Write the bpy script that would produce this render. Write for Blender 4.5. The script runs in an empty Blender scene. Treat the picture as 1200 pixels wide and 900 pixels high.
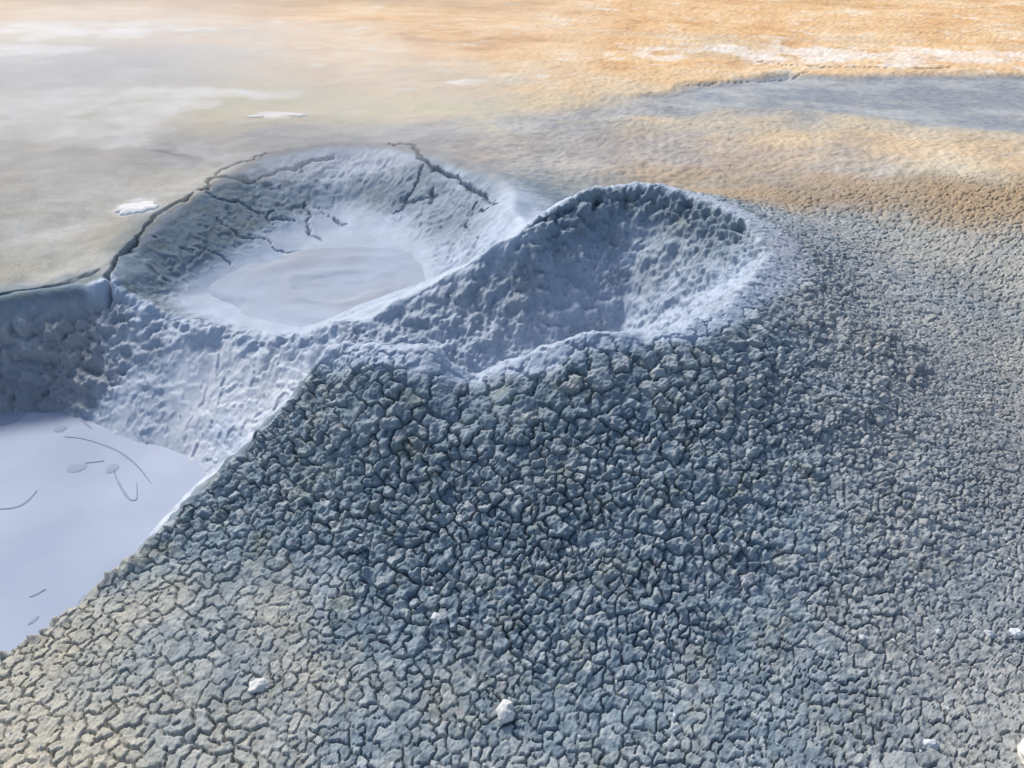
import bpy, bmesh, math, random
import numpy as np
from mathutils import Vector, kdtree

random.seed(7)
RNG = np.random.default_rng(11)
SC = bpy.context.scene
COL = SC.collection
R = math.radians

# ------------------------------------------------------------------ camera, sky, sun, exposure
cam_d = bpy.data.cameras.new("camera")
cam_d.sensor_width = 36.0
cam_d.lens = 27.0
cam_d.clip_start = 0.05
cam_d.clip_end = 3000
cam = bpy.data.objects.new("camera", cam_d)
cam.location = (0, 0, 1.7)
cam.rotation_euler = (R(56), 0, 0)
COL.objects.link(cam)
SC.camera = cam

SUN_EL, SUN_AZ = 45.0, -38.0           # azimuth from +y, clockwise: the sun stands behind the pots, to the left
world = bpy.data.worlds.new("World")
SC.world = world
world.use_nodes = True
wn = world.node_tree
wn.nodes.clear()
sky = wn.nodes.new("ShaderNodeTexSky")
sky.sky_type = 'NISHITA'
sky.sun_disc = False
sky.sun_elevation = R(SUN_EL)
sky.sun_rotation = R(SUN_AZ)
sky.air_density = 1.0
sky.dust_density = 2.5
bg = wn.nodes.new("ShaderNodeBackground")
bg.inputs["Strength"].default_value = 0.115
wo = wn.nodes.new("ShaderNodeOutputWorld")
wn.links.new(sky.outputs[0], bg.inputs[0])
wn.links.new(bg.outputs[0], wo.inputs[0])

sun_d = bpy.data.lights.new("sun", 'SUN')
sun_d.energy = 2.3
sun_d.angle = R(10)
sun_d.color = (1.0, 0.95, 0.87)
sun = bpy.data.objects.new("sun", sun_d)
sdir = Vector((math.sin(R(SUN_AZ)) * math.cos(R(SUN_EL)), math.cos(R(SUN_AZ)) * math.cos(R(SUN_EL)), math.sin(R(SUN_EL))))
sun.rotation_euler = sdir.to_track_quat('Z', 'Y').to_euler()
sun.location = (-6, 8, 9)
COL.objects.link(sun)

SC.view_settings.view_transform = 'Standard'
SC.view_settings.look = 'None'
SC.view_settings.gamma = 1.0
SC.view_settings.exposure = 0.75

# ------------------------------------------------------------------ helpers
def tag(o, label=None, cat=None, group=None, kind=None):
    if label: o["label"] = label
    if cat: o["category"] = cat
    if group: o["group"] = group
    if kind: o["kind"] = kind
    return o

_PERM = np.tile(np.random.default_rng(3).permutation(256), 3).astype(np.int32)
_G3 = np.random.default_rng(4).normal(size=(256, 3))
_G3 = (_G3 / np.linalg.norm(_G3, axis=1)[:, None]).astype(np.float32)

def perlin(x, y, z=None, f=1.0, seed=0):
    x = np.asarray(x, np.float32) * f + seed * 17.31
    y = np.asarray(y, np.float32) * f + seed * 9.73
    z = (np.zeros_like(x) if z is None else np.asarray(z, np.float32) * f) + seed * 3.17
    xi, yi, zi = np.floor(x).astype(np.int32), np.floor(y).astype(np.int32), np.floor(z).astype(np.int32)
    xf, yf, zf = x - xi, y - yi, z - zi
    u, v, w = [t * t * t * (t * (t * 6 - 15) + 10) for t in (xf, yf, zf)]
    def g(a, b, c):
        h = _PERM[_PERM[_PERM[(xi + a) & 255] + ((yi + b) & 255)] + ((zi + c) & 255)]
        G = _G3[h]
        return G[..., 0] * (xf - a) + G[..., 1] * (yf - b) + G[..., 2] * (zf - c)
    def lp(t, a, b): return a + t * (b - a)
    return 1.5 * lp(w, lp(v, lp(u, g(0, 0, 0), g(1, 0, 0)), lp(u, g(0, 1, 0), g(1, 1, 0))),
                    lp(v, lp(u, g(0, 0, 1), g(1, 0, 1)), lp(u, g(0, 1, 1), g(1, 1, 1))))

def fbm(x, y, z=None, f=1.0, seed=0, o=4, gain=0.5):
    s, a = 0, 1.0
    for k in range(o):
        s = s + a * perlin(x, y, z, f * 2.03 ** k, seed + k * 5)
        a *= gain
    return s

def sst(a, b, x):
    t = np.clip((x - a) / (b - a), 0, 1)
    return t * t * (3 - 2 * t)

def mix(a, b, t): return a + (b - a) * t

def spline(pts, n=14, closed=False):
    """Catmull-Rom through the points"""
    P = np.array(pts, float)
    m = len(P)
    out = []
    for i in range(m if closed else m - 1):
        p0 = P[(i - 1) % m] if closed or i > 0 else P[i]
        p1, p2 = P[i], P[(i + 1) % m]
        p3 = P[(i + 2) % m] if closed or i + 2 < m else P[(i + 1) % m]
        for t in np.linspace(0, 1, n, endpoint=False):
            out.append(0.5 * ((2 * p1) + (-p0 + p2) * t + (2 * p0 - 5 * p1 + 4 * p2 - p3) * t * t + (-p0 + 3 * p1 - 3 * p2 + p3) * t ** 3))
    if not closed: out.append(P[-1])
    return np.array(out)

def resample(P, step):
    d = np.r_[0, np.cumsum(np.linalg.norm(np.diff(P[:, :2], axis=0), axis=1))]
    s = np.arange(0, d[-1], step)
    return np.stack([np.interp(s, d, P[:, k]) for k in range(P.shape[1])], 1)

def poly_dist(x, y, P):
    """distance to an open polyline"""
    best = np.full(x.shape, 1e9, np.float32)
    for (a, b) in zip(P[:-1], P[1:]):
        dx, dy = b[0] - a[0], b[1] - a[1]
        t = np.clip(((x - a[0]) * dx + (y - a[1]) * dy) / (dx * dx + dy * dy + 1e-12), 0, 1)
        best = np.minimum(best, (x - a[0] - t * dx) ** 2 + (y - a[1] - t * dy) ** 2)
    return np.sqrt(best)

def inside(x, y, P):
    r = np.zeros(x.shape, bool)
    n = len(P)
    for i in range(n):
        x0, y0, x1, y1 = P[i - 1][0], P[i - 1][1], P[i][0], P[i][1]
        c = (y0 > y) != (y1 > y)
        r ^= c & (x < (x1 - x0) * (y - y0) / (y1 - y0 + 1e-12) + x0)
    return r

# ------------------------------------------------------------------ the lie of the land: three mud craters, metres, camera foot at the origin
FRONT_RIM = [(-.535, 2.068, .46), (-.44, 2.03, .50), (-.365, 2.022, .50), (-.25, 2.00, .505), (-.205, 1.998, .50), (-.165, 1.998, .42), (-.119, 2.002, .395), (-.05, 2.01, .435),
             (.026, 2.021, .47), (.12, 2.03, .51), (.236, 2.053, .53), (.38, 2.09, .505), (.544, 2.144, .50), (.794, 2.384, .50), (.922, 2.667, .50),
             (.94, 2.90, .50), (.922, 3.07, .50), (.764, 3.336, .50), (.548, 3.437, .50), (.308, 3.359, .48), (.0, 3.108, .42)]
RIDGE = [(.0, 3.108, .42), (-.221, 3.049, .30), (-.44, 2.959, .19), (-.706, 2.851, .10)]
GAP = [(-.706, 2.851, .10), (-.67, 2.55, .08), (-.60, 2.3, .22), (-.535, 2.068, .46)]
BACK_RIM = [(.0, 3.108, .42), (.05, 3.28, .40), (.024, 3.489, .36), (-.045, 3.994, .30), (-.247, 4.40, .265), (-.638, 4.792, .25), (-1.087, 4.915, .24),
            (-1.428, 4.755, .24), (-1.653, 4.445, .23), (-1.779, 3.946, .21), (-1.858, 3.465, .19), (-1.819, 3.081, .17)]
LIP = [(-1.819, 3.081, .17), (-1.625, 3.01, .08), (-1.22, 2.886, .03), (-.929, 2.80, .05), (-.706, 2.851, .10)]
CREST = [(-.535, 2.068, .46), (-.62, 2.048, .40), (-.828, 1.889, .20), (-1.05, 1.668, .05), (-1.21, 1.481, .0), (-1.365, 1.303, -.03), (-1.557, 1.073, -.05)]
LEFT_RIM = [(-3.4, 2.0, .1), (-3.123, 2.49, .10), (-2.686, 2.823, .12), (-2.235, 2.992, .14), (-2.002, 3.054, .15), (-1.819, 3.081, .17)]
OFF = [(-1.557, 1.073, -.05), (-2.1, .65, -.05), (-3.0, .9, 0.), (-3.4, 2.0, .1)]

S = {k: resample(spline(v), .014) for k, v in dict(front=FRONT_RIM, ridge=RIDGE, gap=GAP, back=BACK_RIM, lip=LIP, crest=CREST, left=LEFT_RIM, off=OFF).items()}
# crater outlines and, per boundary sample: x, y, z, width of the inner wall, reach of the outer slope
def band(P, w, L): return np.c_[P, np.full(len(P), w), np.full(len(P), L)]
def lin(P, w0, w1, L): return np.c_[P, np.linspace(w0, w1, len(P)), np.full(len(P), L)]
n_f = len(S['front'])
tF = np.linspace(0, 1, n_f)
frontL = np.interp(tF, [0, .25, .45, .6, .8, 1], [1.25, 1.3, 1.5, 1.7, 1.1, .6])
frontW = np.interp(tF, [0, .25, .45, .6, .8, 1], [.30, .34, .50, .62, .75, .62])
front1 = np.c_[S['front'], frontW, frontL]
C1 = np.r_[front1, band(S['ridge'], .42, .3), band(S['gap'], .5, .3)]
C2 = np.r_[np.c_[S['back'], np.interp(np.linspace(0, 1, len(S['back'])), [0, .3, .55, .8, 1], [.5, .70, .82, .66, .45]), np.full(len(S['back']), .5)], band(S['lip'], .30, .3), band(S['ridge'][::-1], .5, .3)]
C3 = np.r_[np.c_[S['crest'], np.interp(np.linspace(0, 1, len(S['crest'])), [0, .25, .55, 1], [1.15, 1.02, .42, .22]), np.full(len(S['crest']), .9)], band(S['off'], .25, .5), lin(S['left'], .5, .42, .45), band(S['lip'], .80, .3), band(S['gap'], 1.0, .3)]
OUT = np.r_[front1, band(S['back'], .5, .5), lin(S['crest'], .4, .4, 1.05), band(S['left'], .4, .45), band(S['off'], .4, .5)]
FLOOR = (-.07, -.035, -.50)

def ground_base(x, y):
    """the plain around the pots, with the grey stream bed at the right behind"""
    z = .24 * sst(2.2, 4.6, y) - .02 * x * sst(4, 8, y)
    z = z + .018 * fbm(x, y, f=.9, seed=2, o=3) * sst(1.5, 4, y) + .12 * fbm(x, y, f=.16, seed=8, o=3) * sst(9, 26, y)
    # stream bed: below a scarp that faces the camera
    xs = np.array([.3, 1.2, 1.9, 2.46, 3.0, 3.9, 5.2, 8, 14])
    far = np.interp(x, xs, [6.1, 6.55, 7.0, 7.36, 7.30, 7.25, 7.45, 7.9, 9])
    near = np.interp(x, xs, [5.5, 5.35, 5.2, 5.25, 5.0, 4.7, 4.4, 4.1, 3.9])
    wob = .16 * fbm(x, y, f=1.4, seed=21, o=4)
    inn = sst(.0, .2, far + wob - y) * sst(0, .75, y - near + wob * 2) * sst(.2, 1.6, x)
    z = z - .036 * inn
    return z, inn

# macro raster
GX0, GX1, GY0, GY1, GS = -4.2, 4.2, .2, 6.6, .0125
gx = np.arange(GX0, GX1, GS); gy = np.arange(GY0, GY1, GS)
XX, YY = np.meshgrid(gx, gy)
wx = XX + .030 * fbm(XX, YY, f=3.2, seed=31, o=3)
wy = YY + .030 * fbm(XX, YY, f=3.2, seed=37, o=3)
wx, wy = wx.astype(np.float32), wy.astype(np.float32)

def boundary_field(x, y, B, pw=2.0):
    """nearest distance plus boundary values blended by closeness"""
    dmin = np.full(x.shape, 1e9, np.float32)
    W = np.zeros(x.shape, np.float32)
    V = [np.zeros(x.shape, np.float32) for _ in range(3)]
    for b in B[::3]:
        d2 = (x - b[0]) ** 2 + (y - b[1]) ** 2
        dmin = np.minimum(dmin, d2)
        w = 1.0 / (d2 + 2e-4) ** pw
        W += w
        for k in range(3): V[k] += w * b[2 + k]
    return np.sqrt(dmin), V[0] / W, V[1] / W, V[2] / W

base, _ = ground_base(XX, YY)
IN = [inside(wx, wy, C) for C in (C1, C2, C3)]
sd = []
H = None
dO, zO, _, LO = boundary_field(wx, wy, OUT)
t = np.clip(1 - dO / LO, 0, 1)
fall = t ** 1.55
H = base + (zO - base) * fall
# a soft swelling that rounds the rim over
for k, C in enumerate((C1, C2, C3)):
    d, z, w, _ = boundary_field(wx, wy, C)
    s_ = np.where(IN[k], -d, d)
    sd.append(s_)
    u = np.clip(d / w, 0, 1)
    if k == 0: prof = (1 - u) ** 1.15
    elif k == 1: prof = (1 - u) ** 1.45
    else: prof = (1 - u) ** 1.25
    H = np.where(IN[k], FLOOR[k] + (z - FLOOR[k]) * prof, H)
def blur(A, n, it=2):
    for _ in range(it):
        for ax in (0, 1):
            P = np.pad(A, [(n, n) if a == ax else (0, 0) for a in (0, 1)], mode='edge')
            c = np.cumsum(P, axis=ax, dtype=np.float64)
            c = np.concatenate([np.zeros_like(np.take(c, [0], ax)), c], ax)
            L = A.shape[ax]
            A = (np.take(c, np.arange(2 * n + 1, 2 * n + 1 + L), ax) - np.take(c, np.arange(0, L), ax)) / (2 * n + 1)
    return A
H = blur(H, 1, 2)
sd = [blur(s_, 1, 1) for s_ in sd]

def samp(A, x, y):
    fx = np.clip((x - GX0) / GS, 0, len(gx) - 1.001); fy = np.clip((y - GY0) / GS, 0, len(gy) - 1.001)
    i, j = fx.astype(int), fy.astype(int)
    u, v = fx - i, fy - j
    return (A[j, i] * (1 - u) + A[j, i + 1] * u) * (1 - v) + (A[j + 1, i] * (1 - u) + A[j + 1, i + 1] * u) * v

def macro(x, y):
    b, inn = ground_base(x, y)
    m = sst(-3.9, -3.5, x) * (1 - sst(3.5, 3.9, x)) * (1 - sst(5.9, 6.4, y)) * sst(.25, .5, y)
    return mix(b, samp(H, x, y), m), m, inn

# ------------------------------------------------------------------ the terrain sheet: a fan of rows, finest where the camera stands near
def rows():
    ys = [-.6, -.2, .1, .3, .42]
    y = .5
    while y < 420:
        ys.append(y)
        y += np.interp(y, [.5, .85, .9, 2.1, 2.4, 3.4, 5.0, 7.5, 13, 30, 420], [.02, .012, .0036, .0032, .005, .008, .014, .035, .09, 1.0, 30])
    return np.array(ys)
rw = rows()
tc = np.r_[[-60, -25, -12, -6, -3.5, -2.2, -1.6, -1.35, -1.2], np.arange(-1.12, -.74, .008), np.arange(-.74, .74, .00145), np.arange(.74, 1.12, .008), [1.13, 1.2, 1.35, 1.6, 2.2, 3.5, 6, 12, 25, 60]]
apex = 1.0
TT, RY = np.meshgrid(tc, rw)
X = (TT * (RY + apex)).astype(np.float64); Y = RY.astype(np.float64)
ncol, nrow = len(tc), len(rw)
Z, near_m, stream = macro(X, Y)
s1, s2, s3 = [np.where(near_m > .01, samp(s_, X, Y), 5.0) for s_ in sd]

def normals(X, Y, Z):
    P = np.stack([X, Y, Z], -1)
    du = np.gradient(P, axis=1); dv = np.gradient(P, axis=0)
    n = np.cross(du, dv)
    n /= np.linalg.norm(n, axis=-1)[..., None] + 1e-20
    return n
N0 = normals(X, Y, Z)

# zones ------------------------------------------------------------
outm = np.minimum(np.minimum(s1, s2), s3)                 # >0 outside every crater
wob = .05 * fbm(X, Y, f=4, seed=50, o=3)
crest_d = poly_dist(X, Y, np.r_[S['crest'][::8], S['off'][::12]])
# clods: outside, on the cone and its skirt; dies out into fine grit to the right behind
back_edge = np.interp(X, [-.1, .3, .9, 1.6, 2.6, 4], [2.9, 3.55, 3.9, 4.1, 4.25, 4.3])
clod_zone = (outm > -.005) & (Y < back_edge + .35) & (Y > .62) & (X > -1.8 - (Y < 1.3) * 1.0) & (np.abs(TT) < 1.12)
clod_zone &= ~((X < -.75) & (Y > 2.1))
clod_zone &= X < 3.9
amp = sst(.62, .72, Y) * (1 - sst(1.0, 1.12, np.abs(TT))) * (1 - sst(3.5, 3.9, X)) * sst(.0, .03, outm + .3 * wob) * (1 - sst(-.35, .35, Y - back_edge + 2 * wob))
# pale coating of fresh spatter along the rim of the main crater
t_rim = np.zeros_like(X)
rear = sst(2.3, 2.75, Y)
coat_w = mix(.085, .26, rear)
coat = 1 - sst(.55, 1.25, (np.maximum(s1, 0) + .6 * wob) / coat_w)
coat *= (s1 > -.2)

# sites of the clods: a dart throw with a spacing that follows the ground
def spacing(x, y):
    d = np.interp(y, [.6, .9, 1.2, 1.7, 2.3, 3.2, 4.4], [.040, .037, .031, .027, .030, .034, .036])
    fr = math.hypot(0, 0)
    return d
rimpts = S['front'][: int(n_f * .62)][:, :2]
def dart(n_try, sp_fn, x0, x1, y0, y1, rng):
    pts, cells = [], {}
    cs = .016
    xs = rng.uniform(x0, x1, n_try); ys = rng.uniform(y0, y1, n_try)
    sps = sp_fn(xs, ys)
    for x, y, s in zip(xs, ys, sps):
        i, j = int(x / cs), int(y / cs)
        k = int(s / cs) + 1
        ok = True
        for a in range(i - k, i + k + 1):
            for b in range(j - k, j + k + 1):
                for (px, py) in cells.get((a, b), ()):
                    if (px - x) ** 2 + (py - y) ** 2 < s * s:
                        ok = False; break
                if not ok: break
            if not ok: break
        if ok:
            pts.append((x, y)); cells.setdefault((i, j), []).append((x, y))
    return np.array(pts)

def rim_dist(x, y):
    d = np.full(x.shape, 9.0)
    for p in rimpts[::4]: d = np.minimum(d, np.hypot(x - p[0], y - p[1]))
    return d
def fine_sp(x, y):
    b = np.interp(y, [.6, .9, 1.2, 1.7, 2.3, 3.2, 4.4], [.0205, .0185, .0155, .0135, .0165, .0205, .026])
    v = fbm(x, y, f=2.2, seed=61, o=2)
    b = b * (1 + .45 * v)
    r = rim_dist(x, y)
    plate = (1 - sst(.10, .34, r + .06 * v)) * sst(-.5, -.1, x) * (1 - sst(.75, 1.0, x))
    b = b * (1 + 2.1 * plate)
    flat = sst(.5, 1.1, x) * (1 - sst(1.0, 1.35, y)) * sst(-.1, .5, v)
    return b * (1 + .9 * flat)
def coarse_sp(x, y): return 1.9 * fine_sp(x, y)
site = dart(150000, fine_sp, -2.6, 4.4, .6, 4.75, np.random.default_rng(5))
csite = dart(20000, coarse_sp, -2.7, 4.5, .55, 4.85, np.random.default_rng(6))
site_z = macro(site[:, 0], site[:, 1])[0]
ns = len(site)
kd = kdtree.KDTree(ns)
for i in range(ns): kd.insert((site[i, 0], site[i, 1], site_z[i]), i)
kd.balance()
# each clod belongs to a larger cracked slab
sl = np.zeros(ns, int)
for a in range(0, ns, 2000):
    d2 = (site[a:a + 2000, 0, None] - csite[None, :, 0]) ** 2 + (site[a:a + 2000, 1, None] - csite[None, :, 1]) ** 2
    sl[a:a + 2000] = d2.argmin(1)

idx = np.flatnonzero((clod_zone & (amp > .002)).ravel())
xf, yf, zf = X.ravel()[idx], Y.ravel()[idx], Z.ravel()[idx]
sp_here = fine_sp(xf, yf)
qx = xf + sp_here * (.26 * perlin(xf, yf, f=45, seed=71) + .20 * perlin(xf, yf, f=110, seed=72))
qy = yf + sp_here * (.26 * perlin(xf, yf, f=45, seed=73) + .20 * perlin(xf, yf, f=110, seed=74))
qz = zf
K = 7
nb = np.zeros((len(idx), K), np.int32)
find = kd.find_n
flat = []
ext = flat.extend
for q in zip(qx.tolist(), qy.tolist(), qz.tolist()):
    ext([h[1] for h in find(q, K)])
nb = np.array(flat, np.int32).reshape(-1, K)
S3 = np.c_[site, site_z]
q3 = np.c_[qx, qy, qz]
p0 = S3[nb[:, 0]]
e_min = np.full(len(idx), 1e9); e_maj = np.full(len(idx), 1e9); e_cell = np.full(len(idx), 1e9); w_min = np.zeros(len(idx))
open_frac = .5 + .16 * (1 - sst(.9, 1.5, yf)) + .22 * fbm(xf, yf, f=2.6, seed=78, o=2)
for k in range(1, K):
    pk = S3[nb[:, k]]
    dv = pk - p0
    L = np.linalg.norm(dv, axis=1) + 1e-9
    e = ((.5 * (p0 + pk) - q3) * dv).sum(1) / L
    a_, b_ = np.minimum(nb[:, 0], nb[:, k]).astype(np.int64), np.maximum(nb[:, 0], nb[:, k]).astype(np.int64)
    hsh = ((a_ * 73856093) ^ (b_ * 19349663)) % 1009 / 1009.0
    maj = sl[nb[:, 0]] != sl[nb[:, k]]
    wgt = np.where(maj, .7 + .3 * hsh, np.clip((open_frac - hsh) * 3.0, 0, 1))
    e_cell = np.minimum(e_cell, e)
    e_w = e + (1 - wgt) * sp_here * .8
    upd = e_w < e_min
    e_min = np.where(upd, e_w, e_min); w_min = np.where(upd, wgt, w_min)
    e_maj = np.where(maj, np.minimum(e_maj, e), e_maj)
cid = np.full(X.size, -1, np.int32)
cid[idx] = nb[:, 0]
rnd = RNG.random(ns); tilt = RNG.normal(size=(ns, 2)) * .22
srnd = RNG.random(csite.shape[0])

# knobbly where the cone is steep, flat plates where it levels out
slope = 1 - N0[..., 2].ravel()[idx]
low = fbm(xf, yf, f=1.7, seed=81, o=3)
knob = np.clip(sst(.02, .12, slope + .03 * low) * (1 - sst(.0, .6, xf - 1.35 + .5 * low)), 0, 1)
rr = rim_dist(xf, yf)
plate = (1 - sst(.10, .32, rr + .05 * low)) * sst(-.6, -.2, xf)
knob = knob * (1 - .72 * plate)
size = sp_here
c = np.clip(e_min / (.5 * size), 0, 1)
c2 = np.clip(e_cell / (.5 * size), 0, 1)
dome = 1 - (1 - c) ** mix(4.5, 2.8, knob)
lump = fbm(xf, yf, zf, f=42, seed=91, o=3, gain=.55)
ridg = 1 - np.abs(perlin(xf, yf, zf, f=75, seed=95)) * 2
kz = np.clip(size / .022, .6, 1.6)
hgt = mix(.0035, .0105, knob) * dome * kz
hgt = hgt + (rnd[nb[:, 0]] - .5) * mix(.0025, .0095, knob) * sst(.0, .45, c2) * kz
hgt = hgt + (srnd[sl[nb[:, 0]]] - .5) * mix(.004, .012, knob)
hgt = hgt + (tilt[nb[:, 0], 0] * (qx - p0[:, 0]) + tilt[nb[:, 0], 1] * (qy - p0[:, 1])) * sst(0, .5, c2) * mix(.5, 1.3, knob)
rip = fbm(xf, yf, zf, f=130, seed=98, o=2)
hgt = hgt + lump * mix(.0026, .0075, knob) + ridg * mix(.0016, .0034, knob) + rip * mix(.0018, .0026, knob)
cw = (.0020 + .0020 * np.clip(low + .4, 0, 1)) * kz
cw = cw * mix(.85, 1.0, knob)
crack = np.exp(-(e_maj / cw) ** 2) * mix(.014, .020, knob) * (0.35 + .9 * srnd[sl[nb[:, 0]]])
crack = np.maximum(crack, np.exp(-(e_min / (cw * .6)) ** 2) * mix(.0125, .015, knob) * w_min)
ch = np.zeros(X.size); ch[idx] = hgt - crack
ch = ch.reshape(X.shape)
coat_k = mix(1.0, .42, coat * sst(.0, .8, coat))
D = ch * amp * coat_k
e_full = np.full(X.size, .5); e_full[idx] = c
e_full = e_full.reshape(X.shape)

def ell(x, y, cx, cy, rx, ry, rag=.35, f=1.5, seed=0, soft=.5):
    d = np.hypot((x - cx) / rx, (y - cy) / ry)
    k = d < 1 + soft + 1.7 * rag
    o_ = np.zeros(x.shape)
    o_[k] = 1 - sst(1 - soft, 1 + soft, d[k] + rag * fbm(x[k], y[k], f=f, seed=seed, o=4))
    return o_

near_pit = (outm < .4) | (crest_d < .4)
def nfbm(x, y, z=None, **kw):
    o_ = np.zeros(x.shape, np.float32)
    o_[near_pit] = fbm(x[near_pit], y[near_pit], None if z is None else z[near_pit], **kw)
    return o_
# wet, lumpy mud inside the craters
b1 = np.abs(nfbm(X, Y, Z, f=9, seed=101, o=4)); b2 = nfbm(X, Y, Z, f=24, seed=107, o=3, gain=.6)
in1, in2, in3 = sst(-.06, .05, -s1), sst(0, .06, -s2), sst(0, .08, -s3)
ridge_d = poly_dist(X, Y, S['ridge'][::6])
rdg = np.exp(-(ridge_d / .11) ** 2)
rough1 = 1.25 * in1 * (1 - .55 * rdg) * (1.0 - .55 * sst(.25, .55, -s1))
D = D + rdg * (.045 * nfbm(X, Y, f=4.2, seed=168, o=2))
D = D + rough1 * (.026 * (b1 - .25) + .008 * b2 + .005 * nfbm(X, Y, Z, f=60, seed=113, o=2))
terr = nfbm(X, Y, f=2.2, seed=120, o=2)
stp = Z * 12 + 1.1 * terr + 1.1 * nfbm(X, Y, f=7, seed=122, o=3) + .35 * nfbm(X, Y, f=28, seed=126, o=2)
saw = stp - np.floor(stp)
saw = np.where(saw < .8, saw / .8, (1 - saw) / .2)
wet3 = in3 * sst(-.36, -.27, Z)
D = D + wet3 * .5 * (.018 * (saw - .5) + (.003 + .012 * sst(.1, .6, terr)) * (b1 - .25) + .003 * b2 + .0022 * nfbm(X, Y, Z, f=46, seed=127, o=2)) * (.45 + .55 * sst(-.15, .35, terr + .25))
bankL = ell(X, Y, -2.35, 2.92, .75, .40, f=4, seed=293, rag=.4, soft=.5) * in3
saw2 = Z * 16 + 1.6 * nfbm(X, Y, Z, f=3, seed=125, o=3)
saw2 = saw2 - np.floor(saw2)
D = D + bankL * wet3 * (.015 * (np.where(saw2 < .75, saw2 / .75, (1 - saw2) / .25) - .5) + .045 * (b1 - .25) + .016 * b2 + .005 * nfbm(X, Y, Z, f=55, seed=128, o=2))
wet2 = in2 * sst(-.02, .06, Z) * (.35 + .65 * sst(.05, .2, -s2))
D = D + wet2 * (.012 * (saw - .5) + .010 * nfbm(X, Y, Z, f=5, seed=131, o=3) + .0035 * b2)
lip_d = poly_dist(X, Y, S['lip'][::6])
D = D + np.exp(-(lip_d / .07) ** 2) * (.034 * nfbm(X, Y, f=9, seed=161, o=4) + .012 * b2)
bite = sst(.10, .55, nfbm(X, Y, Z, f=11, seed=165, o=3)) * (1 - rdg) * np.exp(-((s1 + .035) / .05) ** 2) * sst(2.5, 2.9, Y)
D = D - .045 * bite + (1 - rdg) * np.exp(-((s1 + .05) / .07) ** 2) * sst(2.4, 2.9, Y) * (.022 * (b1 - .25) + .012 * b2)
D = D + np.exp(-(crest_d / .10) ** 2) * (.030 * nfbm(X, Y, f=5, seed=167, o=3) + .014 * nfbm(X, Y, f=19, seed=169, o=2))
# plain ground: fine grit
plain = sst(.0, .1, outm) * (1 - np.where(clod_zone, amp, 0))
D = D + plain * (.006 * fbm(X, Y, f=6, seed=140, o=2) + sst(2.5, 4.5, Y) * sst(-1.5, 1.2, X) * (.008 * fbm(X, Y, f=22, seed=143, o=4))) * (1 - .6 * stream)

# long open cracks round the back crater and the left basin
CRACKS = [
 ([(-1.808, 3.04), (-1.853, 3.236), (-1.842, 3.424), (-1.844, 3.755), (-1.788, 3.972), (-1.714, 4.169), (-1.712, 4.311), (-1.539, 4.4), (-1.386, 4.588), (-1.097, 4.825)], .010, .045),
 ([(-1.713, 4.239), (-1.69, 4.429), (-1.609, 4.555), (-1.498, 4.721)], .007, .022),
 ([(-1.717, 4.131), (-1.612, 4.119), (-1.518, 4.171), (-1.40, 4.12), (-1.2, 4.16)], .007, .028),
 ([(-1.229, 4.369), (-1.169, 4.212), (-1.147, 4.093), (-1.12, 4.06), (-1.04, 3.98)], .007, .025),
 ([(-1.208, 4.339), (-1.079, 4.31), (-1.047, 4.253), (-.95, 4.22)], .007, .025),
 ([(-1.386, 4.198), (-1.356, 4.08), (-1.31, 4.02)], .008, .03),
 ([(-1.60, 3.95), (-1.45, 3.86), (-1.36, 3.9), (-1.25, 3.84), (-1.1, 3.86)], .006, .022),
 ([(-1.78, 3.6), (-1.66, 3.6), (-1.55, 3.66), (-1.42, 3.62)], .006, .022),
 ([(-.80, 4.88), (-.615, 4.825), (-.53, 4.604), (-.373, 4.415), (-.265, 4.266), (-.161, 4.04), (-.065, 3.732)], .010, .045),
 ([(-.555, 4.567), (-.599, 4.381), (-.64, 4.28), (-.708, 4.224)], .009, .03),
 ([(-.453, 4.339), (-.469, 4.198)], .010, .04), ([(-.62, 4.30), (-.42, 4.27)], .009, .03),
 ([(-.18, 3.874), (-.112, 3.798), (-.077, 3.845)], .010, .04), ([(-.2, 4.0), (-.26, 3.84), (-.21, 3.74)], .010, .03),
 ([(-2.9, 2.78), (-2.45, 2.98), (-2.271, 3.057), (-2.081, 3.145), (-1.884, 3.236)], .012, .05),
 ([(-2.6, 2.98), (-2.3, 3.06), (-2.122, 3.10), (-1.965, 3.16)], .008, .03),
 ([(1.45, 6.62), (1.564, 6.67), (2.037, 6.85), (2.477, 7.104), (2.67, 7.237)], .012, .02),
 ([(2.3, 7.6), (2.505, 7.5), (2.737, 7.445), (3.128, 7.40), (3.583, 7.36), (4.022, 7.45)], .018, .04),
]
for pts, w, dep in CRACKS:
    P = resample(spline([(a, b, 0) for a, b in pts]), .04)
    bx = (X > P[:, 0].min() - .12) & (X < P[:, 0].max() + .12) & (Y > P[:, 1].min() - .12) & (Y < P[:, 1].max() + .12)
    xx, yy = X[bx], Y[bx]
    xw = xx + .030 * perlin(xx, yy, f=11, seed=151) + .014 * perlin(xx, yy, f=30, seed=152)
    yw = yy + .030 * perlin(xx, yy, f=11, seed=153) + .014 * perlin(xx, yy, f=30, seed=154)
    d = poly_dist(xw, yw, P[:, :2])
    wv = w * np.clip(.8 + .9 * perlin(xx, yy, f=6, seed=155), .04, 1.5)
    D[bx] -= dep * np.exp(-(d / wv) ** 2)

Xd, Yd, Zd = X + N0[..., 0] * D, Y + N0[..., 1] * D, Z + N0[..., 2] * D
ND = normals(Xd, Yd, Zd)

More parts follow.
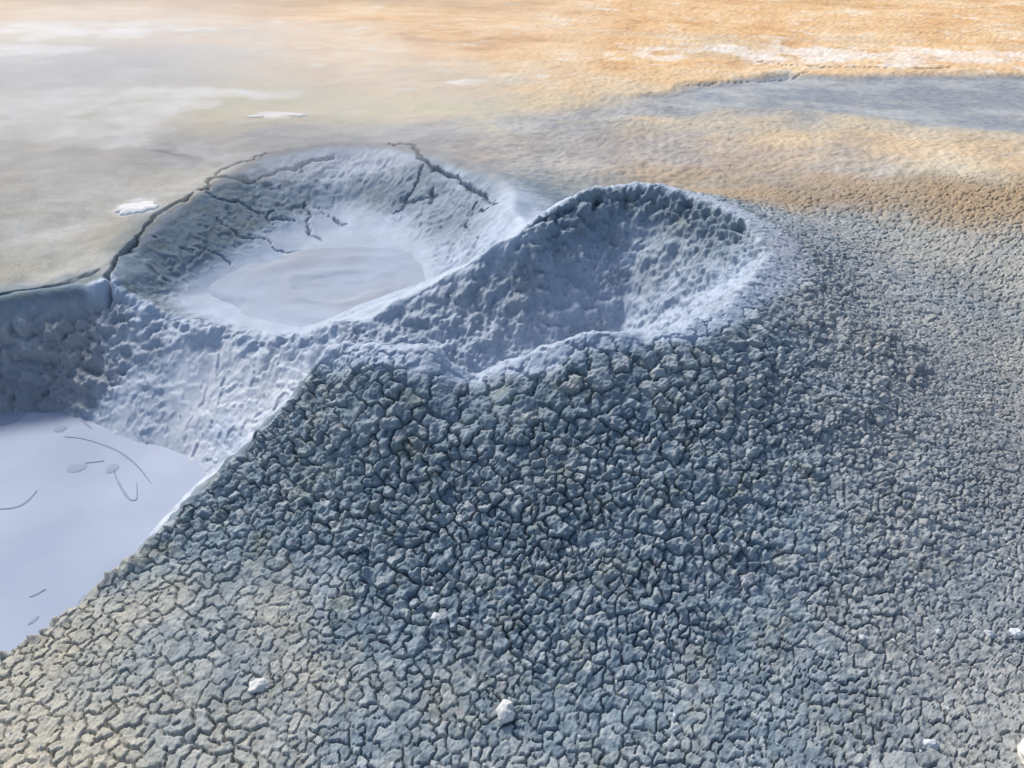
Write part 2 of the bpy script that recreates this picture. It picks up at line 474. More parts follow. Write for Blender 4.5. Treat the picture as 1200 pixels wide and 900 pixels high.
# ------------------------------------------------------------------ what the ground is made of: masks for the materials
n1 = fbm(X, Y, f=.55, seed=201, o=5); n2 = fbm(X, Y, f=2.6, seed=206, o=4); n3 = fbm(X * .45, Y, f=1.1, seed=211, o=4)
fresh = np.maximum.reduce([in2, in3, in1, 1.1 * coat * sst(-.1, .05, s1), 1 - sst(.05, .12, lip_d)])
hole = np.maximum.reduce([in1, in2, in3])
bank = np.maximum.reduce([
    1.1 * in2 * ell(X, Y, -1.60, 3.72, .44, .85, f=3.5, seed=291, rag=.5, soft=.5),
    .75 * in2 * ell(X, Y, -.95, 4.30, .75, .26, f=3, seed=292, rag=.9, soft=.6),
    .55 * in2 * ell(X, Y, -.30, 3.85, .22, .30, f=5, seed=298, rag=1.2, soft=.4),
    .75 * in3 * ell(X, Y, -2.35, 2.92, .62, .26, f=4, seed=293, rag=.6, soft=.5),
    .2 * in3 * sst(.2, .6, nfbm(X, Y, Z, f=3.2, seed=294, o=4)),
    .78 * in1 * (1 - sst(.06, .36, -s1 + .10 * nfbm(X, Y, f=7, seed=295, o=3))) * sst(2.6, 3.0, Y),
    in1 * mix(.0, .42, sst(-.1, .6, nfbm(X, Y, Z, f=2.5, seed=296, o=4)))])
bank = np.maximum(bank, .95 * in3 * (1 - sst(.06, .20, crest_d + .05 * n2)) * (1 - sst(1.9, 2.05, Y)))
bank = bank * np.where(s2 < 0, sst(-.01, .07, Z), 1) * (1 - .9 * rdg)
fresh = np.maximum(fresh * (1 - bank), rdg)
fresh = np.maximum(fresh, .8 * ell(X, Y, -.02, 3.6, .22, .45, f=4, seed=220))
# warm iron-stained plain behind
orange = sst(4.6, 7.6, Y + .9 * n1 + .5 * n3) * (1 - stream)
orange = orange * (1 - .9 * ell(X, Y, -4.2, 6.2, 2.2, 1.9, seed=231, f=.8)) * (1 - .55 * sst(-.2, .9, n3) * (1 - sst(8, 11, Y)))
tanm = sst(3.3, 4.6, Y + .3 * n2 + .25 * n1 - np.clip(.5 - .18 * X, -.4, .5) * sst(-.9, .6, X)) * (1 - stream)
tanm = np.maximum(tanm, .85 * ell(X, Y, -1.25, .85, .75, .50, f=2.5, seed=241, rag=.5, soft=.6))
tanm = np.maximum(tanm, .40 * ell(X, Y, .15, .80, .7, .14, f=4, seed=243, rag=.6, soft=.6))
tanm = np.maximum(tanm, .45 * ell(X, Y, 1.35, .95, .6, .30, f=3, seed=245, rag=.6, soft=.6))
tanm = np.maximum(tanm, .9 * (1 - sst(.0, .05, crest_d + .02 * n2)) * (1 - sst(1.45, 1.75, Y)) * (outm > -.03))
rust = .95 * ell(X, Y, 2.7, 4.05, 1.6, .26, f=1.6, seed=251, rag=.7, soft=.8) * sst(-.03, .05, outm)
rust = np.maximum(rust, .6 * sst(10.4, 12, Y + .9 * n1) * sst(-.1, .5, n3))
white = sst(.42, .75, n3 + .35 * n2) * sst(4.9, 5.6, Y) * (1 - sst(8, 10, Y)) * (1 - stream) * (1 - sst(-1.2, .6, X)) 
white = np.maximum(white, 0.62 * ell(X, Y, 3.8, 7.95, 2.8, .50, f=2.2, seed=261, rag=1.0))
white = np.maximum(white, .35 * ell(X, Y, 2.2, 1.35, .75, .5, f=3, seed=263, rag=.8) * sst(-.2, .4, n2))
tanm = np.maximum(tanm, .75 * ell(X, Y, 3.2, 3.6, 1.35, .75, f=1.5, seed=265, rag=.5, soft=.8))
tanm = np.maximum(tanm, 0.72 * sst(.7, 2.4, X + .25 * n2) * (1 - sst(2.6, 3.2, Y)))
for cx_, cy_, rx_, ry_, k_ in ((-4.5, 8.4, 1.0, .5, 1), (-4.5, 7.42, .8, .25, 2), (-3.3, 5.7, 1.1, .55, 3), (-2.3, 6.1, .7, .2, 4), (-1.0, 5.65, .8, .18, 5), (-2.9, 5.1, .8, .35, 6), (-1.989, 3.9, .2, .13, 7)):
    white = np.maximum(white, (.4 if k_ == 5 else .75) * ell(X, Y, cx_, cy_, rx_, ry_, f=2.2, seed=320 + k_, rag=.7, soft=.6))
white = np.maximum(white, .55 * ell(X, Y, -2.9, 4.2, 1.8, 1.2, f=1.4, seed=331, rag=.5, soft=.7))
tanm = np.maximum(tanm, .85 * sst(3.0, 3.3, Y + .1 * n2) * sst(1.7, 2.1, -X) * (outm > 0))
white = .85 * white
olive = ell(X, Y, -2.0, 5.8, 1.6, .5, f=1.6, seed=271, rag=.6)
grey_far = np.maximum(ell(X, Y, -4.3, 6.3, 2.0, 1.3, f=.8, seed=281, rag=.5), .75 * ell(X, Y, -.4, 4.75, 2.2, .55, f=1.4, seed=283, rag=.5))
band_d = poly_dist(X, Y + .10 * n2, np.array([(-1.6, 5.0), (-.5, 5.15), (.4, 5.45), (1.4, 6.0), (2.5, 6.4)]))
grey_far = np.maximum(grey_far, .8 * (1 - sst(.08, .42, band_d)) * sst(-.5, .3, n2 + .25))
orange = orange * (1 - .5 * grey_far); tanm = tanm * (1 - .4 * grey_far)
white = np.maximum(white, .30 * ell(X, Y, 2.4, 5.5, 1.0, .25, f=2.4, seed=341, rag=.9))
grey_far = np.maximum(grey_far, .8 * stream)
grey_far = np.maximum(grey_far, .68 * sst(.35, 1.7, X + .3 * n2) * (1 - sst(3.2, 4.0, Y)) * (1 - .6 * sst(1.4, 2.4, X)))
tanm = np.maximum(tanm, .5 * stream * sst(.1, .6, n2))
orange = np.maximum(orange, .50 * ell(X, Y, 1.9, 4.75, 2.8, .45, f=1.6, seed=351, rag=.6, soft=.7) * sst(0, .1, outm) * (1 - stream))
brown = 1.3 * ell(X, Y, -5.0, 11.2, 3.6, 1.35, f=1.2, seed=285, rag=.6, soft=.6)
rv = np.zeros(X.size); rv[idx] = rnd[nb[:, 0]]; rv = rv.reshape(X.shape)
rust = np.maximum(rust, .75 * brown)
hole = np.maximum(hole, 1 - sst(.05, .12, lip_d))
tanm, orange, rust, white, olive = [a * (1 - hole) for a in (tanm, orange, rust, white, olive)]
grey_far = grey_far * (1 - hole)
grey_far = np.maximum(grey_far, .6 * bankL)
white = np.maximum(white, .42 * in3 * (1 - bankL))
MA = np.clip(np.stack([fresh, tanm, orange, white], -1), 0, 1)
MB_ = np.clip(np.stack([rust, olive, grey_far, rv], -1), 0, 1)

# ------------------------------------------------------------------ materials
def mat(name):
    m = bpy.data.materials.new(name)
    m.use_nodes = True
    nt = m.node_tree
    return m, nt, nt.nodes["Principled BSDF"]
def node(nt, t, **kw):
    n = nt.nodes.new(t)
    for k, v in kw.items(): setattr(n, k, v)
    return n
def noise(nt, scale, detail=4, rough=.55, vec=None):
    n = node(nt, "ShaderNodeTexNoise")
    n.inputs["Scale"].default_value = scale; n.inputs["Detail"].default_value = detail; n.inputs["Roughness"].default_value = rough
    if vec is not None: nt.links.new(vec, n.inputs["Vector"])
    return n.outputs["Fac"]
def ramp(nt, fac, stops):
    r = node(nt, "ShaderNodeValToRGB")
    e = r.color_ramp.elements
    while len(e) < len(stops): e.new(.5)
    for i, (p, c) in enumerate(stops):
        e[i].position = p; e[i].color = (*c, 1) if len(c) == 3 else c
    nt.links.new(fac, r.inputs[0])
    return r.outputs[0]
def cmix(nt, fac, a, b, mode='MIX'):
    n = node(nt, "ShaderNodeMix", data_type='RGBA', blend_type=mode)
    if isinstance(fac, (int, float)): n.inputs[0].default_value = fac
    else: nt.links.new(fac, n.inputs[0])
    for k, v in ((6, a), (7, b)):
        if isinstance(v, tuple): n.inputs[k].default_value = (*v, 1)
        else: nt.links.new(v, n.inputs[k])
    return n.outputs[2]
def mth(nt, op, a, b=None, clamp=False):
    n = node(nt, "ShaderNodeMath", operation=op, use_clamp=clamp)
    for k, v in ((0, a), (1, b)):
        if v is None: continue
        if isinstance(v, (int, float)): n.inputs[k].default_value = v
        else: nt.links.new(v, n.inputs[k])
    return n.outputs[0]

def ground_material():
    m, nt, bs = mat("geothermal_mud")
    geo = node(nt, "ShaderNodeNewGeometry")
    pos = geo.outputs["Position"]
    A = node(nt, "ShaderNodeAttribute", attribute_name="mask_a"); B = node(nt, "ShaderNodeAttribute", attribute_name="mask_b")
    sa = node(nt, "ShaderNodeSeparateColor"); sb = node(nt, "ShaderNodeSeparateColor")
    nt.links.new(A.outputs["Color"], sa.inputs[0]); nt.links.new(B.outputs["Color"], sb.inputs[0])
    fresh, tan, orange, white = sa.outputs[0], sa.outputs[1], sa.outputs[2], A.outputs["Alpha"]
    rust, olive, grey, rv = sb.outputs[0], sb.outputs[1], sb.outputs[2], B.outputs["Alpha"]
    big = noise(nt, 2.2, 5, .6, pos); mid = noise(nt, 14, 5, .6, pos); fine = noise(nt, 90, 4, .65, pos); grit = noise(nt, 420, 3, .7, pos)
    # dry grey-blue crust, a little different from clod to clod
    crust = ramp(nt, mid, [(.25, (.108, .172, .218)), (.5, (.168, .232, .282)), (.75, (.255, .312, .352))])
    crust = cmix(nt, mth(nt, 'MULTIPLY', mth(nt, 'POWER', rv, 2.0), .55), crust, (.33, .36, .38))
    hue = noise(nt, 9, 5, .7, pos)
    crust = cmix(nt, ramp(nt, hue, [(.52, (0, 0, 0)), (.66, (.7, .7, .7))]), crust, (.185, .205, .175))
    crust = cmix(nt, ramp(nt, noise(nt, 17, 4, .7, pos), [(.56, (0, 0, 0)), (.70, (.6, .6, .6))]), crust, (.235, .225, .275))
    crust = cmix(nt, 1.0, crust, ramp(nt, rv, [(0, (.72, .74, .76)), (.5, (1, 1, .99)), (1, (1.24, 1.2, 1.15))]), 'MULTIPLY')
    crust = cmix(nt, ramp(nt, noise(nt, 150, 5, .75, pos), [(.56, (0, 0, 0)), (.70, (.55, .55, .55))]), crust, (.40, .42, .44))
    spk = ramp(nt, grit, [(.55, (0, 0, 0)), (.72, (1, 1, 1))])
    crust = cmix(nt, mth(nt, 'MULTIPLY', spk, .5), crust, (.52, .54, .58))
    crust = cmix(nt, ramp(nt, noise(nt, 5.5, 4, .6, pos), [(.55, (0, 0, 0)), (.75, (.5, .5, .5))]), crust, (.15, .185, .185))
    # pale slip of fresh mud
    fr = ramp(nt, mid, [(.25, (.27, .33, .415)), (.55, (.34, .40, .49)), (.8, (.41, .475, .565))])
    fr = cmix(nt, ramp(nt, big, [(.45, (0, 0, 0)), (.7, (.7, .7, .7))]), fr, (.34, .385, .44))
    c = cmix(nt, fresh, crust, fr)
    tn = ramp(nt, fine, [(.3, (.29, .275, .22)), (.55, (.43, .405, .325)), (.75, (.56, .53, .44))])
    tn = cmix(nt, ramp(nt, big, [(.4, (0, 0, 0)), (.65, (.6, .6, .6))]), tn, (.55, .48, .36))
    c = cmix(nt, mth(nt, 'MULTIPLY', tan, mth(nt, 'ADD', mth(nt, 'MULTIPLY', mid, .7), .6), True), c, tn)
    st_ = node(nt, "ShaderNodeMapping"); st_.inputs["Scale"].default_value = (.85, 1.15, 1)
    nt.links.new(pos, st_.inputs[0])
    og = ramp(nt, noise(nt, 1.5, 9, .68, st_.outputs[0]), [(.30, (.40, .21, .09)), (.44, (.56, .35, .17)), (.56, (.62, .43, .24)), (.68, (.66, .55, .40))])
    og = cmix(nt, ramp(nt, noise(nt, 3.1, 8, .7, st_.outputs[0]), [(.56, (0, 0, 0)), (.66, (.8, .8, .8))]), og, (.66, .62, .54))
    og = cmix(nt, ramp(nt, noise(nt, 7, 8, .7, pos), [(.58, (0, 0, 0)), (.70, (.6, .6, .6))]), og, (.38, .27, .16))
    c = cmix(nt, orange, c, og)
    gf = ramp(nt, mid, [(.3, (.19, .205, .23)), (.7, (.29, .30, .32))])
    gf = cmix(nt, ramp(nt, noise(nt, 1.6, 9, .72, st_.outputs[0]), [(.46, (0, 0, 0)), (.62, (.9, .9, .9))]), gf, (.44, .44, .43))
    c = cmix(nt, mth(nt, 'MULTIPLY', grey, .9), c, gf)
    c = cmix(nt, mth(nt, 'MULTIPLY', olive, .5), c, (.50, .47, .28))
    c = cmix(nt, mth(nt, 'MULTIPLY', rust, .8), c, ramp(nt, fine, [(.3, (.26, .165, .085)), (.7, (.45, .31, .17))]))
    wfac = mth(nt, 'MULTIPLY', white, mth(nt, 'MULTIPLY', noise(nt, 3.5, 9, .72, st_.outputs[0]), 1.9), True)
    wfac = ramp(nt, wfac, [(.30, (0, 0, 0)), (.72, (.9, .9, .9))])
    c = cmix(nt, wfac, c, (.72, .71, .69))
    nt.links.new(c, bs.inputs["Base Color"])
    rg = mth(nt, 'SUBTRACT', .92, mth(nt, 'MULTIPLY', fresh, .30))
    nt.links.new(rg, bs.inputs["Roughness"])
    bs.inputs["Specular IOR Level"].default_value = .2
    bp = node(nt, "ShaderNodeBump"); bp.inputs["Distance"].default_value = .006
    bp2 = node(nt, "ShaderNodeBump"); bp2.inputs["Distance"].default_value = .0025
    nt.links.new(mth(nt, 'SUBTRACT', .75, mth(nt, 'MULTIPLY', fresh, .5)), bp.inputs["Strength"])
    nt.links.new(fine, bp.inputs["Height"]); nt.links.new(grit, bp2.inputs["Height"])
    nt.links.new(mth(nt, 'SUBTRACT', .6, mth(nt, 'MULTIPLY', fresh, .45)), bp2.inputs["Strength"])
    nt.links.new(bp.outputs[0], bp2.inputs["Normal"]); nt.links.new(bp2.outputs[0], bs.inputs["Normal"])
    return m
M_GROUND = ground_material()

def pool_material(name, c0, c1, rough):
    m, nt, bs = mat(name)
    pos = node(nt, "ShaderNodeNewGeometry").outputs["Position"]
    w = noise(nt, 2.2, 3, .5, pos)
    c = ramp(nt, w, [(.3, c0), (.7, c1)])
    nt.links.new(c, bs.inputs["Base Color"])
    bs.inputs["Roughness"].default_value = rough
    bs.inputs["Specular IOR Level"].default_value = .15
    bp = node(nt, "ShaderNodeBump"); bp.inputs["Distance"].default_value = .006; bp.inputs["Strength"].default_value = .25
    nt.links.new(noise(nt, 5, 2, .4, pos), bp.inputs["Height"]); nt.links.new(bp.outputs[0], bs.inputs["Normal"])
    return m
M_POOL = pool_material("pale_liquid_mud", (.25, .295, .385), (.325, .37, .46), .7)
M_POOL2 = pool_material("grey_liquid_mud", (.31, .335, .385), (.335, .395, .48), .85)
M_FILM, nt_, bs_ = mat("thin_dark_film")
nt_.links.new(ramp(nt_, noise(nt_, 30, 3), [(.3, (.225, .262, .335)), (.7, (.27, .31, .39))]), bs_.inputs["Base Color"])
bs_.inputs["Roughness"].default_value = .85
bs_.inputs["Specular IOR Level"].default_value = .1

def stone_material(name, lo, hi, crack):
    m, nt, bs = mat(name)
    tc_ = node(nt, "ShaderNodeTexCoord").outputs["Object"]
    n = noise(nt, 40, 5, .6, tc_)
    c = ramp(nt, n, [(.3, lo), (.65, hi)])
    c = cmix(nt, ramp(nt, noise(nt, 110, 3, .6, tc_), [(.60, (0, 0, 0)), (.70, (.6, .6, .6))]), c, crack)
    nt.links.new(c, bs.inputs["Base Color"])
    bs.inputs["Roughness"].default_value = .85
    bp = node(nt, "ShaderNodeBump"); bp.inputs["Distance"].default_value = .003; bp.inputs["Strength"].default_value = .6
    nt.links.new(noise(nt, 160, 4, .65, tc_), bp.inputs["Height"]); nt.links.new(bp.outputs[0], bs.inputs["Normal"])
    return m
M_STONE = stone_material("white_stone", (.42, .43, .43), (.60, .60, .59), (.27, .28, .28))
M_CREAM = stone_material("cream_stone", (.60, .55, .45), (.78, .75, .68), (.50, .42, .32))
M_CRUMB = stone_material("chalky_crumb", (.36, .38, .41), (.54, .56, .59), (.30, .33, .37))

# ------------------------------------------------------------------ split the sheet into things and pieces
vid = np.arange(X.size).reshape(X.shape)
quads = np.stack([vid[:-1, :-1], vid[:-1, 1:], vid[1:, 1:], vid[1:, :-1]], -1).reshape(-1, 4)
PV = np.stack([Xd, Yd, Zd], -1).reshape(-1, 3)
NV = ND.reshape(-1, 3)
MAf, MBf = MA.reshape(-1, 4), MB_.reshape(-1, 4)

def sheet(name, q, material, parent=None, base_loc=None):
    used, inv = np.unique(q, return_inverse=True)
    q2 = inv.reshape(-1, 4)
    me = bpy.data.meshes.new(name)
    loc = np.array(base_loc if base_loc is not None else (0, 0, 0), float)
    me.vertices.add(len(used)); me.vertices.foreach_set("co", (PV[used] - loc).astype(np.float32).ravel())
    me.loops.add(q2.size); me.loops.foreach_set("vertex_index", q2.astype(np.int32).ravel())
    me.polygons.add(len(q2)); me.polygons.foreach_set("loop_start", np.arange(0, q2.size, 4, dtype=np.int32))
    me.polygons.foreach_set("use_smooth", np.ones(len(q2), bool))
    me.update(calc_edges=True)
    for nm, arr in (("mask_a", MAf), ("mask_b", MBf)):
        at = me.attributes.new(nm, 'FLOAT_COLOR', 'POINT')
        at.data.foreach_set("color", arr[used].astype(np.float32).ravel())
    me.normals_split_custom_set_from_vertices(NV[used].tolist())
    me.materials.append(material)
    o = bpy.data.objects.new(name, me)
    COL.objects.link(o)
    o.location = loc
    if parent is not None: o.parent = parent; o.location = loc
    return o

fv = quads
fx, fy, fz = [PV[fv, k].mean(1) for k in range(3)]
m1, m2, m3 = s1.ravel()[fv].mean(1), s2.ravel()[fv].mean(1), s3.ravel()[fv].mean(1)
fc = cid[fv[:, 0]]
cone_reach = (near_m.ravel()[fv].mean(1) > .5) & (fy < np.interp(fx, [-2.5, -.1, .3, .9, 1.6, 2.6, 4], [1.2, 3.2, 3.65, 3.95, 3.6, 2.5, 2.0])) & (fx < 2.7) & (fx > -2.2)
in_1 = m1 < 0
in_2 = (m2 < 0) & ~in_1
in_3 = (m3 < 0) & ~in_1 & ~in_2
is_clod = (fc >= 0) & ~in_1 & ~in_2 & ~in_3
is_cone = ~in_2 & ~in_3 & (in_1 | (cone_reach & ((fc >= 0) | (m1 < .12))))
is_back = in_2
is_left = in_3
ground_f = ~(is_cone | is_back | is_left)

ground = sheet("ground", quads[ground_f & ~is_clod], M_GROUND)
tag(ground, "flat mineral ground around the mud pots, orange behind and grey cracked in front", "ground", kind="structure")
gcl = sheet("mud_clod_bed", quads[ground_f & is_clod], M_GROUND, ground)
gcl["kind"] = "stuff"

cone = sheet("mud_cone", quads[is_cone & ~is_clod], M_GROUND)
tag(cone, "blue grey mud cone with a round open crater and thickly cracked flanks", "mud cone")
# the 300 clods that show largest become pieces of their own
cc = is_cone & is_clod
dx, dy, dz = fx - 0, fy - 0, fz - 1.7
dist = np.sqrt(dx * dx + dy * dy + dz * dz)
e1 = PV[fv[:, 1]] - PV[fv[:, 0]]; e2 = PV[fv[:, 3]] - PV[fv[:, 0]]
cr = np.cross(e1, e2)
share = np.abs(cr[:, 0] * dx + cr[:, 1] * dy + cr[:, 2] * dz) / dist ** 3
cdep = dy * .829 - dz * .559
u = np.abs(dx / cdep); v = np.abs((dy * .559 + dz * .829) / cdep)
share = np.where((u < .655) & (v < .49), share, 0)
tot = np.bincount(fc[cc], weights=share[cc], minlength=ns)
big = np.argsort(-tot)[:300]
isbig = np.zeros(ns, bool); isbig[big] = True
sel = np.flatnonzero(cc & isbig[np.maximum(fc, 0)])
order = np.argsort(fc[sel], kind='stable')
sel = sel[order]
cuts = np.flatnonzero(np.diff(fc[sel])) + 1
for grp in np.split(sel, cuts):
    k = fc[grp[0]]
    sheet("mud_clod", quads[grp], M_GROUND, cone, PV[quads[grp]].reshape(-1, 3).mean(0))
st = sheet("mud_clod_bed", quads[cc & ~isbig[np.maximum(fc, 0)]], M_GROUND, cone)
st["kind"] = "stuff"

back = sheet("mud_crater", quads[is_back], M_GROUND)
tag(back, "wide pale mud crater behind the ridge, its banks split by long cracks", "mud crater")
left = sheet("mud_basin", quads[is_left], M_GROUND)
tag(left, "slumped grey mud banks stepping down round the pale pool on the left", "mud basin")

# ------------------------------------------------------------------ mud pools
def disc(name, outline, z, material, parent=None, swell=0.0):
    bm = bmesh.new()
    n = len(outline)
    cx, cy = np.mean([p[0] for p in outline]), np.mean([p[1] for p in outline])
    rings = []
    for k, s in enumerate((1.0, .85, .6, .3)):
        rings.append([bm.verts.new((cx + (p[0] - cx) * s, cy + (p[1] - cy) * s, z + swell * (1 - s * s))) for p in outline])
    for a, b in zip(rings[:-1], rings[1:]):
        for i in range(n): bm.faces.new((a[i], a[(i + 1) % n], b[(i + 1) % n], b[i]))
    c_ = bm.verts.new((cx, cy, z + swell))
    for i in range(n): bm.faces.new((rings[-1][i], rings[-1][(i + 1) % n], c_))
    bmesh.ops.recalc_face_normals(bm, faces=bm.faces)
    me = bpy.data.meshes.new(name); bm.to_mesh(me); bm.free()
    for p in me.polygons: p.use_smooth = True
    me.materials.append(material)
    o = bpy.data.objects.new(name, me); COL.objects.link(o)
    if parent: o.parent = parent
    return o
def ring(cx, cy, rx, ry, n=40, rag=.0, seed=0):
    r = random.Random(seed); ph = [r.uniform(0, 6.3) for _ in range(4)]
    out = []
    for i in range(n):
        a = 2 * math.pi * i / n
        k = 1 + rag * (math.sin(2 * a + ph[0]) + .6 * math.sin(3 * a + ph[1]) + .4 * math.sin(5 * a + ph[2]))
        out.append((cx + rx * k * math.cos(a), cy + ry * k * math.sin(a)))
    return out
P3Z = -.30
big_out = [(p[0], p[1]) for p in C3[::10]]
pool = disc("mud_pool", big_out, P3Z, M_POOL)
tag(pool, "still lavender blue liquid mud pool at the left edge", "mud pool", kind="structure")
def ripple_pool(name, cx, cy, rx, ry, z, material):
    n, m = 96, 44
    bm = bmesh.new()
    rings = []
    for k in range(m, 0, -1):
        s_ = k / m
        row = []
        for i in range(n):
            a = 2 * math.pi * i / n
            x_, y_ = cx + rx * s_ * math.cos(a), cy + ry * s_ * math.sin(a)
            row.append((x_, y_, s_))
        rings.append(row)
    P = np.array(rings)
    w_ = P[..., 2] + .10 * fbm(P[..., 0], P[..., 1], f=4, seed=171, o=3)
    hz = .008 * np.exp(-((w_ - .34) / .06) ** 2) + .006 * np.exp(-((w_ - .62) / .09) ** 2) - .045 * np.maximum(P[..., 2] + .30 * fbm(P[..., 0], P[..., 1], f=2.6, seed=175, o=4) - .80, 0) / .2 - .010 * np.exp(-(w_ / .28) ** 2) + .004 * fbm(P[..., 0], P[..., 1], f=9, seed=173, o=3)
    V = [[bm.verts.new((P[a, b, 0], P[a, b, 1], z + hz[a, b])) for b in range(n)] for a in range(m)]
    for a in range(m - 1):
        for b in range(n): bm.faces.new((V[a][b], V[a][(b + 1) % n], V[a + 1][(b + 1) % n], V[a + 1][b]))
    c_ = bm.verts.new((cx, cy, z + float(hz[-1].mean())))
    for b in range(n): bm.faces.new((V[-1][b], V[-1][(b + 1) % n], c_))
    me = bpy.data.meshes.new(name); bm.to_mesh(me); bm.free()
    for p in me.polygons: p.use_smooth = True
    me.materials.append(material)
    o = bpy.data.objects.new(name, me); COL.objects.link(o)
    return o
pool2 = ripple_pool("mud_pool", -.85, 3.42, .70, .52, -.018, M_POOL2)
tag(pool2, "small pinkish grey liquid mud pool at the bottom of the back crater", "mud pool", kind="structure")

def streak(pts, w, name="mud_streak"):
    """a thin raised thread of darker mud lying on the pool"""
    P = resample(spline([(a, b, 0) for a, b in pts], 10), .012)
    n = len(P)
    bm = bmesh.new()
    row = []
    for i in range(n):
        a, b = P[max(i - 1, 0)], P[min(i + 1, n - 1)]
        t_ = Vector((b[0] - a[0], b[1] - a[1], 0)).normalized()
        nn = Vector((-t_.y, t_.x, 0))
        ww = .9 * w * (.06 + .94 * math.sin(math.pi * (i + .5) / n) ** 1.3) * random.uniform(.6, 1.25)
        p = Vector((P[i][0], P[i][1], P3Z + .0022))
        row.append([bm.verts.new(p - nn * ww - Vector((0, 0, .0015))), bm.verts.new(p + Vector((0, 0, .0006))), bm.verts.new(p + nn * ww - Vector((0, 0, .0015)))])
    for a, b in zip(row[:-1], row[1:]):
        for k in (0, 1): bm.faces.new((a[k], a[k + 1], b[k + 1], b[k]))
    bmesh.ops.recalc_face_normals(bm, faces=bm.faces)
    me = bpy.data.meshes.new(name); bm.to_mesh(me); bm.free()
    me.materials.append(M_FILM)
    o = bpy.data.objects.new(name, me); COL.objects.link(o); o.parent = pool
for pts, w in (([(-1.893, 2.565), (-1.795, 2.548), (-1.64, 2.48), (-1.512, 2.381), (-1.404, 2.263)], .007), ([(-1.723, 2.392), (-1.644, 2.408)], .004),
               ([(-1.598, 2.365), (-1.553, 2.293), (-1.467, 2.19), (-1.43, 2.18), (-1.47, 2.278)], .006), ([(-1.92, 2.124), (-1.852, 2.147), (-1.831, 2.233)], .009),
               ([(-1.877, 2.686), (-1.798, 2.619)], .007), ([(-1.59, 1.707), (-1.552, 1.743)], .008), ([(-1.523, 1.63), (-1.541, 1.587)], .010),
               ):
    streak(pts, w)
for cx_, cy_, rx_, ry_, sd_ in ((-1.745, 2.365, .036, .030, 1), (-1.935, 2.619, .026, .022, 2), (-2.27, 2.72, .12, .10, 3), (-1.60, 2.36, .022, .03, 4)):
    disc("mud_bubble", ring(cx_, cy_, rx_, ry_, 28, .06, sd_), P3Z + .0012, M_FILM, pool, .0015)

# ------------------------------------------------------------------ white mineral crusts lying on the plain
def crust_patch(label, cx, cy, rx, ry, seed, thick=.022):
    n, m = 90, 14
    bm = bmesh.new()
    rows_ = []
    for k in range(m + 1):
        s_ = 1 - k / m
        row = []
        for i in range(n if k < m else 1):
            a = 2 * math.pi * i / n
            q = 1 + .22 * float(fbm(np.array([math.cos(a)]), np.array([math.sin(a)]), np.array([seed * .7]), f=1.6, seed=seed, o=4, gain=.6)[0])
            row.append((cx + rx * q * s_ * math.cos(a), cy + ry * q * s_ * math.sin(a), s_))
        rows_.append(row)
    V = []
    for row in rows_:
        P = np.array(row)
        z0 = ground_base(P[:, 0], P[:, 1])[0] if abs(cx) > 4 or cy > 6 else macro(P[:, 0], P[:, 1])[0]
        h_ = thick * (1 - P[:, 2] ** 3) * (1 + .5 * fbm(P[:, 0], P[:, 1], f=9, seed=seed + 3, o=3)) - .012 * (P[:, 2] > .99)
        V.append([bm.verts.new((a, b, c2)) for a, b, c2 in zip(P[:, 0], P[:, 1], z0 + h_ + .004)])
    for k in range(m):
        A, B = V[k], V[k + 1]
        for i in range(n):
            j = (i + 1) % n
            if len(B) == 1: bm.faces.new((A[i], A[j], B[0]))
            else: bm.faces.new((A[i], A[j], B[j], B[i]))
    me = bpy.data.meshes.new("mineral_crust"); bm.to_mesh(me); bm.free()
    for p in me.polygons: p.use_smooth = True
    me.materials.append(M_CRUST)
    o = bpy.data.objects.new("mineral_crust", me); COL.objects.link(o)
    tag(o, label, "mineral crust", "white mineral crusts on the plain")
M_CRUST, nt_, bs_ = mat("white_sinter")
nt_.links.new(ramp(nt_, noise(nt_, 22, 5, .65), [(.32, (.66, .64, .60)), (.6, (.80, .79, .78))]), bs_.inputs["Base Color"])
bs_.inputs["Roughness"].default_value = .9
crust_patch("small bright white crust patch just outside the cracked back left crater rim", -1.989, 3.90, .12, .075, 1, .014)
crust_patch("tiny white crust fleck nearest the back crater's far rim, left of its twin", -1.791, 5.488, .06, .028, 5, .008)
crust_patch("tiny white crust fleck beyond the back crater, right of its twin", -1.50, 5.51, .07, .03, 6, .008)

